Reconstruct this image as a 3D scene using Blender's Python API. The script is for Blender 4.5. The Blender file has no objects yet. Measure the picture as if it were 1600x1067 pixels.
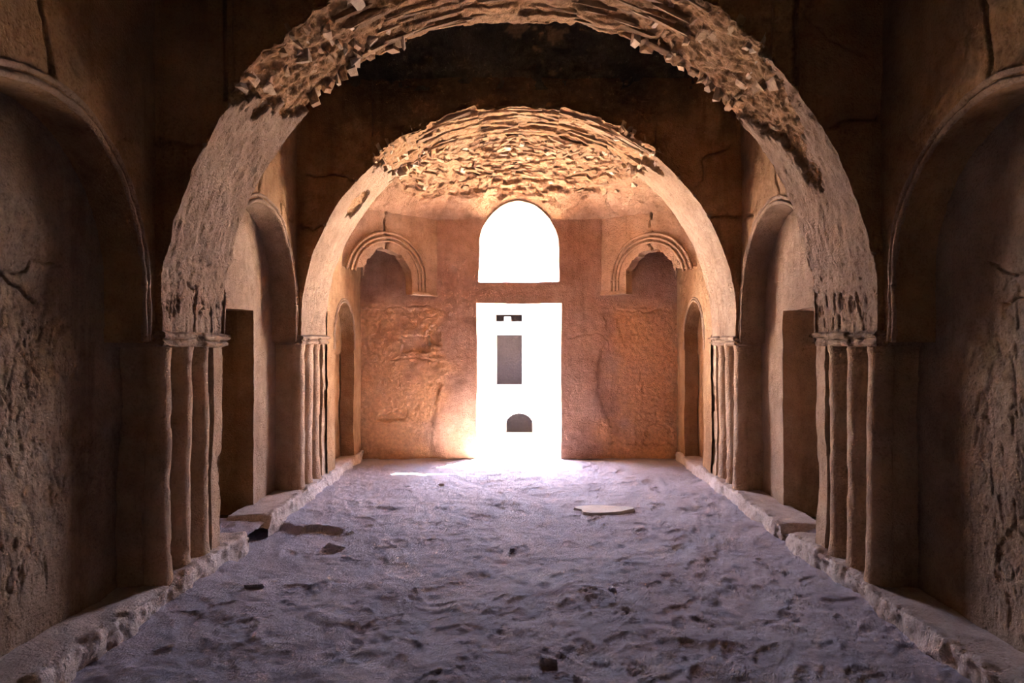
import bpy, bmesh, math, random
import numpy as np
from mathutils import Vector, Matrix, Euler

random.seed(7)
rng = np.random.RandomState(11)
S = bpy.context.scene
COL = S.collection
PI = math.pi

# ------------------------------------------------------------------ camera
EYE = 1.66
FPX = 1067.0
cam_d = bpy.data.cameras.new('camera')
cam_d.sensor_width = 36.0
cam_d.lens = 36.0 * FPX / 1600.0
cam_d.shift_x = -11.0 / 1600.0
cam_d.clip_end = 200
cam = bpy.data.objects.new('camera', cam_d)
cam.location = (0, 0, EYE)
cam.rotation_euler = (PI / 2, 0, 0)
COL.objects.link(cam)
S.camera = cam

# ------------------------------------------------------------------ sky, sun, exposure
w = bpy.data.worlds.new('sky')
S.world = w
w.use_nodes = True
bg = w.node_tree.nodes['Background']
bg.inputs[0].default_value = (0.71, 0.75, 1.0, 1)
bg.inputs[1].default_value = 11.5

sun_d = bpy.data.lights.new('sun', 'SUN')
sun_d.energy = 120.0
sun_d.angle = 0.009
sun_d.color = (1.0, 0.86, 0.66)
sun = bpy.data.objects.new('sun', sun_d)
COL.objects.link(sun)
SUN_DIR = Vector((0.34, 0.36, 0.87)).normalized()        # towards the sun: high, right of the doorway
sun.rotation_euler = SUN_DIR.to_track_quat('Z', 'Y').to_euler()

def portal(name, x, z, sx, sz, y):
    # tells the sampler where the sky enters; it emits nothing itself
    d = bpy.data.lights.new(name, 'AREA')
    d.shape = 'RECTANGLE'; d.size = sx; d.size_y = sz
    d.cycles.is_portal = True
    o = bpy.data.objects.new(name, d)
    o.location = (x, y, z); o.rotation_euler = (-PI / 2, 0, 0)
    COL.objects.link(o)
portal('door_portal', 0, 1.1, 1.3, 2.3, 10.09)
portal('window_portal', 0, 3.05, 1.2, 1.2, 10.09)

S.view_settings.view_transform = 'Standard'
S.view_settings.look = 'None'
S.view_settings.gamma = 1.0
S.view_settings.use_curve_mapping = False
S.view_settings.exposure = 2.3
S.cycles.max_bounces = 8
S.cycles.diffuse_bounces = 6
S.cycles.use_denoising = True
S.cycles.caustics_reflective = False
S.cycles.caustics_refractive = False
S.cycles.sample_clamp_indirect = 12.0

# ------------------------------------------------------------------ dimensions (metres)
W = 2.25            # half span of the transverse arches
ZS = 1.82           # springing of the arches
R = 2.25
ARCHES = [(4.29, 5.20), (7.06, 8.00)]
WALL = 2.29         # side wall plane
XB = 2.52           # back of the deep recesses
YF = 9.65           # end wall
WF = 2.24           # side wall plane in the end bay
ZV = 4.26           # springing of the cross vaults
DOOR_H, DOOR_HW = 2.20, 0.60
WIN_HW, WIN_Z0, WIN_ZS = 0.565, 2.50, 3.03
YO = 10.03          # outer face of the end wall
ZIMP = 1.71         # top of the imposts
KH = 0.10           # kerb height

# ------------------------------------------------------------------ noise
def _h(ix, iy, iz, seed):
    n = (ix * 374761393 + iy * 668265263 + iz * 2147483647 + seed * 1274126177) & 0xFFFFFFFF
    n = ((n ^ (n >> 13)) * 1274126177) & 0xFFFFFFFF
    n = ((n ^ (n >> 16)) * 2246822519) & 0xFFFFFFFF
    return ((n ^ (n >> 15)) & 0xFFFFFF) / float(0xFFFFFF)

def vnoise(P, seed=0):
    """value noise in -1..1, P is (N,3)"""
    F = np.floor(P); f = P - F
    f = f * f * (3 - 2 * f)
    I = F.astype(np.int64)
    x, y, z = I[:, 0], I[:, 1], I[:, 2]
    fx, fy, fz = f[:, 0], f[:, 1], f[:, 2]
    def c(a, b, d): return _h(x + a, y + b, z + d, seed)
    x00 = c(0,0,0) * (1 - fx) + c(1,0,0) * fx
    x10 = c(0,1,0) * (1 - fx) + c(1,1,0) * fx
    x01 = c(0,0,1) * (1 - fx) + c(1,0,1) * fx
    x11 = c(0,1,1) * (1 - fx) + c(1,1,1) * fx
    a = x00 * (1 - fy) + x10 * fy
    b = x01 * (1 - fy) + x11 * fy
    return (a * (1 - fz) + b * fz) * 2 - 1

def fbm(P, scale, octs=3, seed=0, gain=0.5):
    r = np.zeros(len(P)); a = 1.0; s = scale
    for k in range(octs):
        r += a * vnoise(P * s + 17.3 * k, seed + k); a *= gain; s *= 2.07
    return r

def wobble(P, amp=1.0):
    """one vector field for the whole room, so that neighbouring faces stay joined"""
    D = np.empty_like(P)
    for k in range(3):
        D[:, k] = (0.014 * vnoise(P * 1.7, 40 + k) + 0.006 * vnoise(P * 6.1, 50 + k) + 0.0022 * vnoise(P * 19.0, 60 + k))
    return P + D * amp

def sstep(a, b, x):
    t = np.clip((x - a) / (b - a), 0, 1)
    return t * t * (3 - 2 * t)

# ------------------------------------------------------------------ cracks and scratches (3-D polylines cut into whatever they touch)
CRACKS = []     # (points (n,3), width, depth)
def crack(pts, width=0.010, depth=0.035, jitter=0.03, seed=0):
    r = np.random.RandomState(seed + len(CRACKS))
    P = [np.array(p, float) for p in pts]
    for it in range(4):
        Q = []
        for a, b in zip(P[:-1], P[1:]):
            m = (a + b) / 2; L = np.linalg.norm(b - a)
            ax = np.abs(np.ptp(np.array(P), axis=0)) > 1e-6
            m = m + r.uniform(-1, 1, 3) * L * 0.16 * ax
            Q += [a, m]
        P = Q + [P[-1]]
    CRACKS.append((np.array(P), width, depth))
def scratch(pts, width=0.007, depth=0.010):
    CRACKS.append((np.array(pts, float), width, depth))

def carve_amount(P):
    out = np.zeros(len(P))
    lo, hi = P.min(0), P.max(0)
    for pts, wd, dp in CRACKS:
        a, b = pts.min(0) - 3 * wd - 0.03, pts.max(0) + 3 * wd + 0.03
        if (a > hi).any() or (b < lo).any(): continue
        idx = np.where(((P > a) & (P < b)).all(1))[0]
        if not len(idx): continue
        Q = P[idx]; best = np.full(len(idx), 1e9)
        for s, e in zip(pts[:-1], pts[1:]):
            d = e - s; L2 = (d @ d) + 1e-12
            t = np.clip(((Q - s) @ d) / L2, 0, 1)
            best = np.minimum(best, np.linalg.norm(Q - (s + t[:, None] * d), axis=1))
        out[idx] = np.maximum(out[idx], dp * np.exp(-(best / wd) ** 2))
    return out

# ------------------------------------------------------------------ mesh helpers
def patch(G, ref, extra=None, keep=None, bare=None, amp=1.0, cut=True):
    """G (nu,nv,3) grid -> (V,F,B). ref: a point on the visible side. extra: (nu,nv) push into the wall."""
    nu, nv, _ = G.shape
    du = np.gradient(G, axis=0); dv = np.gradient(G, axis=1)
    N = np.cross(du, dv)
    N /= (np.linalg.norm(N, axis=2, keepdims=True) + 1e-12)
    sgn = np.sign(((np.array(ref) - G) * N).sum())
    if sgn == 0: sgn = 1
    N = N * sgn
    V = G.reshape(-1, 3); Nf = N.reshape(-1, 3)
    push = np.zeros(len(V))
    if cut: push += carve_amount(V)
    if extra is not None: push += np.asarray(extra).reshape(-1)
    V2 = wobble(V, amp) - Nf * push[:, None]
    i = np.arange(nu - 1)[:, None]; j = np.arange(nv - 1)[None, :]
    a = (i * nv + j).ravel(); b = ((i + 1) * nv + j).ravel(); c = ((i + 1) * nv + j + 1).ravel(); d = (i * nv + j + 1).ravel()
    F = np.stack([a, b, c, d], 1) if sgn > 0 else np.stack([a, d, c, b], 1)
    if keep is not None:
        k = np.asarray(keep).reshape(-1)
        F = F[k[F].all(1)]
    B = np.zeros(len(V)) if bare is None else np.asarray(bare).reshape(-1)
    return V2, F, B

def build(name, patches, mat, parent=None, smooth=True):
    Vs, Fs, Bs, o = [], [], [], 0
    for V, F, B in patches:
        Vs.append(V); Fs.append(F + o); Bs.append(B); o += len(V)
    V = np.concatenate(Vs); F = np.concatenate(Fs); B = np.concatenate(Bs)
    me = bpy.data.meshes.new(name)
    me.vertices.add(len(V)); me.vertices.foreach_set('co', V.astype(np.float32).ravel())
    me.loops.add(F.size); me.loops.foreach_set('vertex_index', F.astype(np.int32).ravel())
    me.polygons.add(len(F)); me.polygons.foreach_set('loop_start', np.arange(0, F.size, 4, dtype=np.int32))
    me.update(calc_edges=True)
    me.polygons.foreach_set('use_smooth', np.full(len(F), smooth))
    at = me.attributes.new('bare', 'FLOAT', 'POINT'); at.data.foreach_set('value', B.astype(np.float32))
    me.materials.append(mat)
    ob = bpy.data.objects.new(name, me); COL.objects.link(ob)
    if parent: ob.parent = parent
    return ob

def plane(O, U, Vv, nu, nv):
    u = np.linspace(0, 1, nu)[:, None, None]; v = np.linspace(0, 1, nv)[None, :, None]
    return np.array(O, float) + u * np.array(U, float) + v * np.array(Vv, float)
def res(L, r): return max(2, int(round(abs(L) / r)) + 1)

def rect(axis, c, a0, a1, z0, z1, r):
    """axis 'x': plane x=c spanning y a0..a1; axis 'y': plane y=c spanning x a0..a1"""
    if axis == 'x': return plane((c, a0, z0), (0, a1 - a0, 0), (0, 0, z1 - z0), res(a1 - a0, r), res(z1 - z0, r))
    return plane((a0, c, z0), (a1 - a0, 0, 0), (0, 0, z1 - z0), res(a1 - a0, r), res(z1 - z0, r))
def sheet(G, ref): return patch(G, ref, cut=False, amp=0)

def tag(o, label=None, cat=None, group=None, kind=None):
    if label: o['label'] = label
    if cat: o['category'] = cat
    if group: o['group'] = group
    if kind: o['kind'] = kind
    return o
def empty(name, loc=(0, 0, 0)):
    o = bpy.data.objects.new(name, None); o.location = loc; COL.objects.link(o); return o
def keep_parent(o, p):
    o.parent = p
    o.matrix_parent_inverse = Matrix.Translation(-Vector(p.location))

def tube(path, rad, n=8, closed=False, jit=0.25, seed=0):
    """swept roll with a worn section -> patch"""
    P = np.array(path, float)
    T = np.gradient(P, axis=0); T /= np.linalg.norm(T, axis=1, keepdims=True) + 1e-12
    up = np.array((0.31, 0.22, 0.93)) if abs(T[:, 2]).mean() < 0.9 else np.array((0.8, 0.6, 0.1))
    A = np.cross(T, up); A /= np.linalg.norm(A, axis=1, keepdims=True)
    Bn = np.cross(T, A)
    th = np.linspace(0, 2 * PI, n + 1)
    rr = rad * (1 + jit * vnoise(P * 14.0, 90 + seed))[:, None, None]
    G = P[:, None, :] + rr * (np.cos(th)[None, :, None] * A[:, None, :] + np.sin(th)[None, :, None] * Bn[:, None, :])
    nu, nv, _ = G.shape
    V = wobble(G.reshape(-1, 3))
    i = np.arange(nu - 1)[:, None]; j = np.arange(nv - 1)[None, :]
    a = (i * nv + j).ravel(); b = ((i + 1) * nv + j).ravel(); c = ((i + 1) * nv + j + 1).ravel(); d = (i * nv + j + 1).ravel()
    return V, np.stack([a, d, c, b], 1), np.zeros(len(V))

# ------------------------------------------------------------------ materials
def mat(name):
    m = bpy.data.materials.new(name); m.use_nodes = True
    nt = m.node_tree
    b = nt.nodes['Principled BSDF']
    b.inputs['Roughness'].default_value = 0.95
    b.inputs['Specular IOR Level'].default_value = 0.15
    return m, nt, b
def nd(nt, t, **kw):
    n = nt.nodes.new(t)
    for k, v in kw.items():
        if k in n.inputs: n.inputs[k].default_value = v
        else: setattr(n, k, v)
    return n
def noise(nt, co, scale, detail=4, rough=0.55):
    n = nd(nt, 'ShaderNodeTexNoise', Scale=scale, Detail=detail, Roughness=rough)
    nt.links.new(co, n.inputs['Vector']); return n.outputs['Fac']
def ramp(nt, fac, stops):
    n = nt.nodes.new('ShaderNodeValToRGB'); e = n.color_ramp.elements
    while len(e) < len(stops): e.new(0.5)
    for k, (p, c) in enumerate(stops):
        e[k].position = p; e[k].color = (*c, 1) if len(c) == 3 else c
    nt.links.new(fac, n.inputs[0]); return n.outputs[0]
def mix(nt, fac, a, b, mode='MIX'):
    n = nt.nodes.new('ShaderNodeMix'); n.data_type = 'RGBA'; n.blend_type = mode
    for s, v in ((0, fac), (6, a), (7, b)):
        if isinstance(v, (int, float)): n.inputs[s].default_value = v
        elif isinstance(v, tuple): n.inputs[s].default_value = (*v, 1)
        else: nt.links.new(v, n.inputs[s])
    return n.outputs[2]
def math_(nt, op, a, b=0.0):
    n = nt.nodes.new('ShaderNodeMath'); n.operation = op
    for s, v in ((0, a), (1, b)):
        if isinstance(v, (int, float)): n.inputs[s].default_value = v
        else: nt.links.new(v, n.inputs[s])
    return n.outputs[0]
def bump(nt, b, layers):
    prev = None
    for h, dist in layers:
        n = nd(nt, 'ShaderNodeBump', Strength=1.0, Distance=dist)
        nt.links.new(h, n.inputs['Height'])
        if prev: nt.links.new(prev, n.inputs['Normal'])
        prev = n.outputs[0]
    nt.links.new(prev, b.inputs['Normal'])

def plaster(name, lo, mid, hi, bare=(0.40, 0.235, 0.13), stain=0.5, pit=0.012):
    m, nt, b = mat(name)
    co = nt.nodes.new('ShaderNodeNewGeometry').outputs['Position']
    n1 = noise(nt, co, 1.3, 6, 0.62)
    n2 = noise(nt, co, 9.0, 5, 0.6)
    n3 = noise(nt, co, 60.0, 3, 0.6)
    c = ramp(nt, n1, [(0.33, lo), (0.5, mid), (0.66, hi)])
    c = mix(nt, 0.45, c, ramp(nt, n2, [(0.3, (0.55, 0.5, 0.45)), (0.6, (1.0, 1.0, 1.0))]), 'MULTIPLY')
    c = mix(nt, 0.35, c, ramp(nt, n3, [(0.32, (0.4, 0.36, 0.33)), (0.5, (1, 1, 1))]), 'MULTIPLY')
    # run-down stains, stretched along z
    mp = nd(nt, 'ShaderNodeMapping'); mp.inputs['Scale'].default_value = (5, 5, 0.5); nt.links.new(co, mp.inputs[0])
    st = ramp(nt, noise(nt, mp.outputs[0], 1.0, 5, 0.65), [(0.52, (1, 1, 1)), (0.7, (0.5, 0.42, 0.36))])
    c = mix(nt, stain, c, st, 'MULTIPLY')
    at = nd(nt, 'ShaderNodeAttribute'); at.attribute_name = 'bare'
    core = mix(nt, 0.6, bare, ramp(nt, noise(nt, co, 22, 5, 0.7), [(0.3, (0.4, 0.36, 0.32)), (0.65, (1.15, 1.1, 1.0))]), 'MULTIPLY')
    c = mix(nt, at.outputs['Fac'], c, core)
    nt.links.new(c, b.inputs['Base Color'])
    vor = nd(nt, 'ShaderNodeTexVoronoi', Scale=34.0); nt.links.new(co, vor.inputs['Vector'])
    pits = ramp(nt, vor.outputs['Distance'], [(0.05, (0, 0, 0)), (0.35, (1, 1, 1))])
    bump(nt, b, [(noise(nt, co, 14, 8, 0.7), 0.022), (noise(nt, co, 75, 5, 0.65), pit), (pits, 0.004)])
    return m

M_PL = plaster('plaster_ochre', (0.27, 0.145, 0.07), (0.36, 0.205, 0.105), (0.44, 0.275, 0.15))
M_SPAN = plaster('shaded_spandrel_plaster', (0.30, 0.15, 0.07), (0.40, 0.21, 0.10), (0.48, 0.27, 0.14), bare=(0.075, 0.05, 0.032))  # dark bare tone is the painted shade high on the spandrels
M_NEAR = plaster('dusty_grey_plaster', (0.21, 0.135, 0.085), (0.29, 0.20, 0.14), (0.37, 0.275, 0.205))
M_KERB = plaster('kerb_earth', (0.44, 0.35, 0.31), (0.54, 0.45, 0.42), (0.62, 0.53, 0.50), stain=0.2)
M_PALE = plaster('plaster_pale', (0.29, 0.185, 0.12), (0.35, 0.23, 0.155), (0.41, 0.285, 0.20), stain=0.35)
M_END = plaster('plaster_end_wall', (0.42, 0.235, 0.165), (0.50, 0.30, 0.215), (0.57, 0.37, 0.28), bare=(0.76, 0.44, 0.25), pit=0.016)
M_COL = plaster('plaster_colonnette', (0.36, 0.225, 0.14), (0.46, 0.305, 0.20), (0.54, 0.385, 0.275), stain=0.4)
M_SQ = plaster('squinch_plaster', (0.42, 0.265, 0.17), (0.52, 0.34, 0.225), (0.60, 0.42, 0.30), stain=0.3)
M_DOME = plaster('dome_mortar', (0.38, 0.225, 0.14), (0.46, 0.285, 0.18), (0.53, 0.35, 0.24), bare=(0.42, 0.255, 0.155))
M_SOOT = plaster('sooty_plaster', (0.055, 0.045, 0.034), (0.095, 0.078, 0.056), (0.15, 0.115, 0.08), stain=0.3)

def floor_material():
    m, nt, b = mat('dusty_earth')
    co = nt.nodes.new('ShaderNodeNewGeometry').outputs['Position']
    c = ramp(nt, noise(nt, co, 1.6, 6, 0.6), [(0.35, (0.53, 0.47, 0.55)), (0.55, (0.66, 0.60, 0.70)), (0.68, (0.73, 0.68, 0.77))])
    c = mix(nt, 0.5, c, ramp(nt, noise(nt, co, 28, 5, 0.65), [(0.32, (0.66, 0.62, 0.58)), (0.6, (1, 1, 1))]), 'MULTIPLY')
    nt.links.new(c, b.inputs['Base Color'])
    # trodden dust: scuffs and ridged sole prints
    mp = nd(nt, 'ShaderNodeMapping'); mp.inputs['Scale'].default_value = (1.0, 0.8, 1); mp.inputs['Rotation'].default_value = (0, 0, 0.5)
    wv = nt.nodes.new('ShaderNodeTexWave'); wv.inputs['Scale'].default_value = 14.0; wv.inputs['Distortion'].default_value = 9.0
    wv.inputs['Detail'].default_value = 3.0; wv.inputs['Detail Scale'].default_value = 1.6
    nt.links.new(co, mp.inputs[0]); nt.links.new(mp.outputs[0], wv.inputs['Vector'])
    wm = math_(nt, 'MULTIPLY', wv.outputs['Fac'], ramp(nt, noise(nt, co, 3.2, 3), [(0.48, (0, 0, 0)), (0.58, (1, 1, 1))]))
    vor = nd(nt, 'ShaderNodeTexVoronoi', Scale=7.0); vor.feature = 'SMOOTH_F1'; nt.links.new(co, vor.inputs['Vector'])
    bump(nt, b, [(noise(nt, co, 11, 9, 0.75), 0.05), (vor.outputs['Distance'], 0.02), (wm, 0.012), (noise(nt, co, 60, 5, 0.7), 0.03)])
    return m
M_FLOOR = floor_material()

def stone_material(name, a, b_, c_):
    m, nt, b = mat(name)
    oi = nt.nodes.new('ShaderNodeObjectInfo')
    tc = nt.nodes.new('ShaderNodeTexCoord').outputs['Object']
    c = ramp(nt, oi.outputs['Random'], [(0.0, a), (0.5, b_), (1.0, c_)])
    c = mix(nt, 0.5, c, ramp(nt, noise(nt, tc, 2.6, 6, 0.65), [(0.3, (0.5, 0.45, 0.4)), (0.62, (1.1, 1.08, 1.05))]), 'MULTIPLY')
    nt.links.new(c, b.inputs['Base Color'])
    geo = nt.nodes.new('ShaderNodeNewGeometry').outputs['Position']
    bump(nt, b, [(noise(nt, geo, 26, 7, 0.7), 0.02)])
    return m
M_STONE = stone_material('rubble_stone', (0.36, 0.225, 0.135), (0.45, 0.30, 0.19), (0.58, 0.46, 0.36))
M_SLAB = stone_material('thin_slab', (0.28, 0.175, 0.105), (0.36, 0.23, 0.145), (0.43, 0.29, 0.19))
M_PALESTONE = stone_material('pale_stone', (0.50, 0.43, 0.40), (0.54, 0.48, 0.45), (0.58, 0.52, 0.49))

def plain(name, col, scale=3.0, bumpd=0.02):
    m, nt, b = mat(name)
    co = nt.nodes.new('ShaderNodeNewGeometry').outputs['Position']
    c = mix(nt, 0.4, col, ramp(nt, noise(nt, co, scale, 5), [(0.3, (0.7, 0.68, 0.66)), (0.65, (1.1, 1.1, 1.1))]), 'MULTIPLY')
    nt.links.new(c, b.inputs['Base Color'])
    bump(nt, b, [(noise(nt, co, 12, 6, 0.65), bumpd)])
    return m
M_FAC = plain('sunlit_render', (0.70, 0.64, 0.55))
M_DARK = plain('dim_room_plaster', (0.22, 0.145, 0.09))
M_GREY = plain('opening_shade_panel', (0.012, 0.009, 0.011))  # near-black panels: shade inside the wing's openings is put into the colour
M_SHELL = plain('outer_masonry', (0.45, 0.33, 0.22))

# ------------------------------------------------------------------ cracks in the plaster
# near face of the near arch
ya = ARCHES[0][0]
crack([(-2.29, ya, 2.93), (-2.0, ya, 2.90), (-1.82, ya, 2.80), (-1.80, ya, 2.70)], 0.009, 0.03)
crack([(-1.75, ya, 4.2), (-1.55, ya, 3.75), (-1.5, ya, 3.45)], 0.009, 0.03)
crack([(2.29, ya, 3.07), (2.05, ya, 3.05), (1.95, ya, 3.0)], 0.01, 0.035)
crack([(2.3, ya, 2.22), (2.15, ya, 2.21)], 0.008, 0.03)
crack([(1.9, ya, 4.1), (1.8, ya, 3.7), (2.2, ya, 3.45)], 0.008, 0.025)
# near face of the far arch
yb = ARCHES[1][0]
crack([(-2.25, yb, 2.86), (-1.95, yb, 2.85), (-1.7, yb, 2.87), (-1.62, yb, 2.95)], 0.010, 0.04)
crack([(-1.95, yb, 2.85), (-2.05, yb, 2.6), (-2.15, yb, 2.4)], 0.008, 0.03)
crack([(-2.2, yb, 3.4), (-1.8, yb, 3.38), (-1.5, yb, 3.2)], 0.008, 0.03)
crack([(2.25, yb, 2.95), (1.95, yb, 2.93), (1.7, yb, 3.1), (1.65, yb, 3.4)], 0.010, 0.04)
crack([(2.2, yb, 3.7), (1.9, yb, 3.55), (1.85, yb, 2.75)], 0.008, 0.03)
# side walls, near bay
for s in (-1, 1):
    crack([(s * WALL, 3.33, 2.95), (s * WALL, 3.36, 3.5), (s * WALL, 3.33, 4.2)], 0.009, 0.04)
    crack([(s * WALL, 3.75, 2.62), (s * WALL, 4.0, 2.85)], 0.007, 0.025)
    crack([(s * XB, 2.9, 2.05), (s * XB, 3.4, 2.0), (s * XB, 3.75, 2.08)], 0.006, 0.02)
    crack([(s * XB, 3.0, 1.92), (s * XB, 3.3, 1.98), (s * XB, 3.55, 1.86)], 0.007, 0.025)
    # side walls, middle bay
    crack([(s * WALL, 6.0, 2.9), (s * WALL, 6.05, 3.3), (s * WALL, 5.98, 3.7)], 0.008, 0.03)
    crack([(s * WALL, 6.62, 2.78), (s * WALL, 6.55, 3.0), (s * WALL, 6.95, 2.9)], 0.010, 0.035)
crack([(-XB, 6.5, 1.97), (-XB, 6.45, 2.2), (-XB, 6.6, 2.4)], 0.005, 0.01)
# end wall
crack([(-1.9, YF, 2.10), (-1.1, YF, 2.10), (-0.95, YF, 2.0)], 0.007, 0.02)
crack([(-2.1, YF, 1.35), (-1.75, YF, 1.4), (-1.2, YF, 1.38)], 0.008, 0.02)
crack([(1.35, YF, 2.12), (1.7, YF, 2.11), (2.1, YF, 2.14)], 0.008, 0.02)
crack([(-2.0, YF, 0.6), (-1.65, YF, 0.62)], 0.008, 0.02)
crack([(0.7, YF, 1.7), (1.2, YF, 1.75), (1.3, YF, 1.5)], 0.007, 0.015)

# scratched names and tallies on the near recess walls
sr = random.Random(5)
for s in (-1, 1):
    for k in range(260):
        y0 = sr.uniform(2.55, 3.75 if sr.random() < 0.75 else 4.05); z0 = sr.uniform(0.35, 1.95)
        if z0 < 0.9 and sr.random() < 0.4: continue
        kind = sr.random(); L = sr.uniform(0.05, 0.17)
        if kind < 0.55:
            a = sr.gauss(0, 0.25); pts = [(s * XB, y0, z0), (s * XB, y0 + L * math.sin(a), z0 - L * math.cos(a))]
        elif kind < 0.75:
            pts = [(s * XB, y0, z0), (s * XB, y0 + L * 0.9, z0 + sr.uniform(-0.03, 0.03))]
        elif kind < 0.9:
            pts = [(s * XB, y0 + L * 0.35 * math.cos(t * 0.9), z0 + L * 0.35 * math.sin(t * 0.9)) for t in range(0, 6)]
        else:
            L *= 2.2; pts = [(s * XB, y0, z0), (s * XB, y0 + L * sr.uniform(-0.6, 0.6), z0 + L * sr.uniform(-0.6, 0.6))]
        scratch(pts, sr.uniform(0.005, 0.0075), sr.uniform(0.004, 0.0085))
# marks cut in the foot of the near arch
def on_soffit(side, phi, y): return (side * R * math.cos(phi), y, ZS + R * math.sin(phi))
def soffit_stroke(side, pts, wd=0.010, dp=0.016):
    # pts: (u = 0..1 across the soffit from the near edge, z above the impost top)
    P = []
    for u, z in pts:
        zz = ZIMP + z; y = ARCHES[0][0] + u * 0.91
        P.append((side * W, y, zz) if zz < ZS else on_soffit(side, math.asin((zz - ZS) / R), y))
    scratch(P, wd, dp)
for st in [[(0.80, .27), (0.81, .20)], [(0.66, .28), (0.68, .17)], [(0.585, .25), (0.60, .16)], [(0.565, .27), (0.57, .17)], [(0.53, .27), (0.55, .18)],
           [(0.40, .25), (0.36, .20), (0.38, .14), (0.43, .15), (0.44, .21), (0.40, .25)], [(0.40, .22), (0.40, .17)], [(0.32, .27), (0.30, .17), (0.25, .08)],
           [(0.55, .10), (0.45, .085), (0.35, .09)], [(0.86, .12), (0.85, .05)], [(0.72, .11), (0.73, .03)], [(0.62, .12), (0.62, .04)],
           [(0.95, .20), (0.95, .13)], [(0.90, .20), (0.90, .15)]]:
    soffit_stroke(1, st)
for st in [[(0.5, .32), (0.52, .10), (0.5, .02)], [(0.78, .22), (0.80, .03)], [(0.2, .24), (0.2, .12)], [(0.25, .25), (0.25, .14)], [(0.15, .20), (0.14, .10)],
           [(0.35, .34), (0.45, .30)], [(0.6, .26), (0.66, .20), (0.6, .15)]]:
    soffit_stroke(-1, st)

# ------------------------------------------------------------------ the transverse arches
def bare_mask(k, th, y):
    """0 plaster, 1 core laid bare; th angle from the right springing, y depth"""
    u = (y - ARCHES[k][0]) / (ARCHES[k][1] - ARCHES[k][0])
    side = np.where(th > PI / 2, -1, 1)
    phi = np.degrees(np.where(th > PI / 2, PI - th, th))
    Q = np.stack([side * 3.0 + phi * 0.06, y * 2.0, phi * 0.0 + k * 9.0], -1).reshape(-1, 3)
    nz = (fbm(Q, 1.7, 5, 5, 0.72)).reshape(th.shape)
    if k == 0:
        lim = np.where(side < 0, 36.5 + 7 * u, 43 - 15 * np.exp(-((u - 0.45) / 0.27) ** 2)) + 4.5 * nz
    else:
        lim = np.where(side < 0, 51 - 3 * u, 50 + 4 * u) + 4.0 * nz
    m = sstep(-0.35, 0.35, phi - lim)
    if k == 1:   # a small fallen patch low on the left haunch
        dd = ((phi - 37) / 4.0) ** 2 + ((u - 0.55) / 0.26) ** 2 + 1.1 * nz
        m = np.maximum(m, np.where(side < 0, sstep(0.10, -0.02, dd - 0.8), 0))
    return m

def soffit_push(k, th, y):
    P = np.stack([R * np.cos(th), y, ZS + R * np.sin(th)], -1).reshape(-1, 3)
    m = bare_mask(k, th, y).reshape(-1)
    rough = 0.045 + 0.030 * fbm(P, 5.0, 4, 21, 0.62) + 0.010 * fbm(P, 26.0, 2, 25)
    lay = np.floor((y.reshape(-1) + 0.02 * vnoise(P * 3.0, 8)) / 0.055)
    crown = sstep(math.radians(28), math.radians(18), np.abs(th.reshape(-1) - PI / 2))
    strata = (_h(lay.astype(np.int64), (P[:, 0] / 0.42 + 50).astype(np.int64), lay.astype(np.int64) * 0, 3) - 0.5) * 0.05
    push = m * (rough * (1 - 0.35 * crown) + strata * crown)
    phi = np.degrees(np.where(th > PI / 2, PI - th, th)).reshape(-1)
    if k == 0:
        blk = sstep(10.2, 9.6, phi + 0.8 * vnoise(P * 5, 77))
        push += (1 - m) * blk * (0.010 + 0.011 * np.abs(fbm(P, 16, 3, 33, 0.6)))
        push += (1 - m) * (1 - blk) * 0.007 * fbm(P * np.array([1, 1, 0.5]), 24, 2, 35)
    else:
        blk = sstep(12, 11, phi + 0.8 * vnoise(P * 5, 77))
        push += (1 - m) * (0.004 + 0.006 * blk) * np.abs(fbm(P * np.array([1, 1, 0.4]), 18, 3, 33, 0.6))
    return push.reshape(th.shape), m.reshape(th.shape)

HULLS = []
def make_hulls():
    for k in range(14):
        bm = bmesh.new(); r = random.Random(100 + k)
        for sx in (-1, 1):
            for sy in (-1, 1):
                for sz in (-1, 1):
                    for q in range(2):
                        j = lambda: r.uniform(0.38, 1.0)
                        bm.verts.new((sx * 0.5 * j(), sy * 0.5 * j(), sz * 0.5 * j()))
        ret = bmesh.ops.convex_hull(bm, input=bm.verts)
        bmesh.ops.delete(bm, geom=[g for g in ret['geom_interior'] if isinstance(g, bmesh.types.BMVert)], context='VERTS')
        me = bpy.data.meshes.new('stone'); bm.to_mesh(me); bm.free(); HULLS.append(me)
make_hulls()
HM = {}
def stone(name, loc, axes, dims, m, parent):
    key = (random.randrange(len(HULLS)), m.name)
    if key not in HM:
        me = HULLS[key[0]].copy(); me.materials.append(m); HM[key] = me
    o = bpy.data.objects.new(name, HM[key]); COL.objects.link(o)
    Mx = Matrix((Vector(axes[0]) * dims[0], Vector(axes[1]) * dims[1], Vector(axes[2]) * dims[2])).transposed().to_4x4()
    Mx.translation = Vector(loc)
    o.matrix_world = Mx
    if parent:
        o.parent = parent; o.matrix_parent_inverse = Matrix.Translation(-Vector(parent.location))
    return o
def turned(axes, a, b, c):
    q = Euler((a, b, c)).to_matrix()
    Bm = Matrix((axes[0], axes[1], axes[2])).transposed()
    Bm = Bm @ q
    return [Bm.col[0], Bm.col[1], Bm.col[2]]

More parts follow.
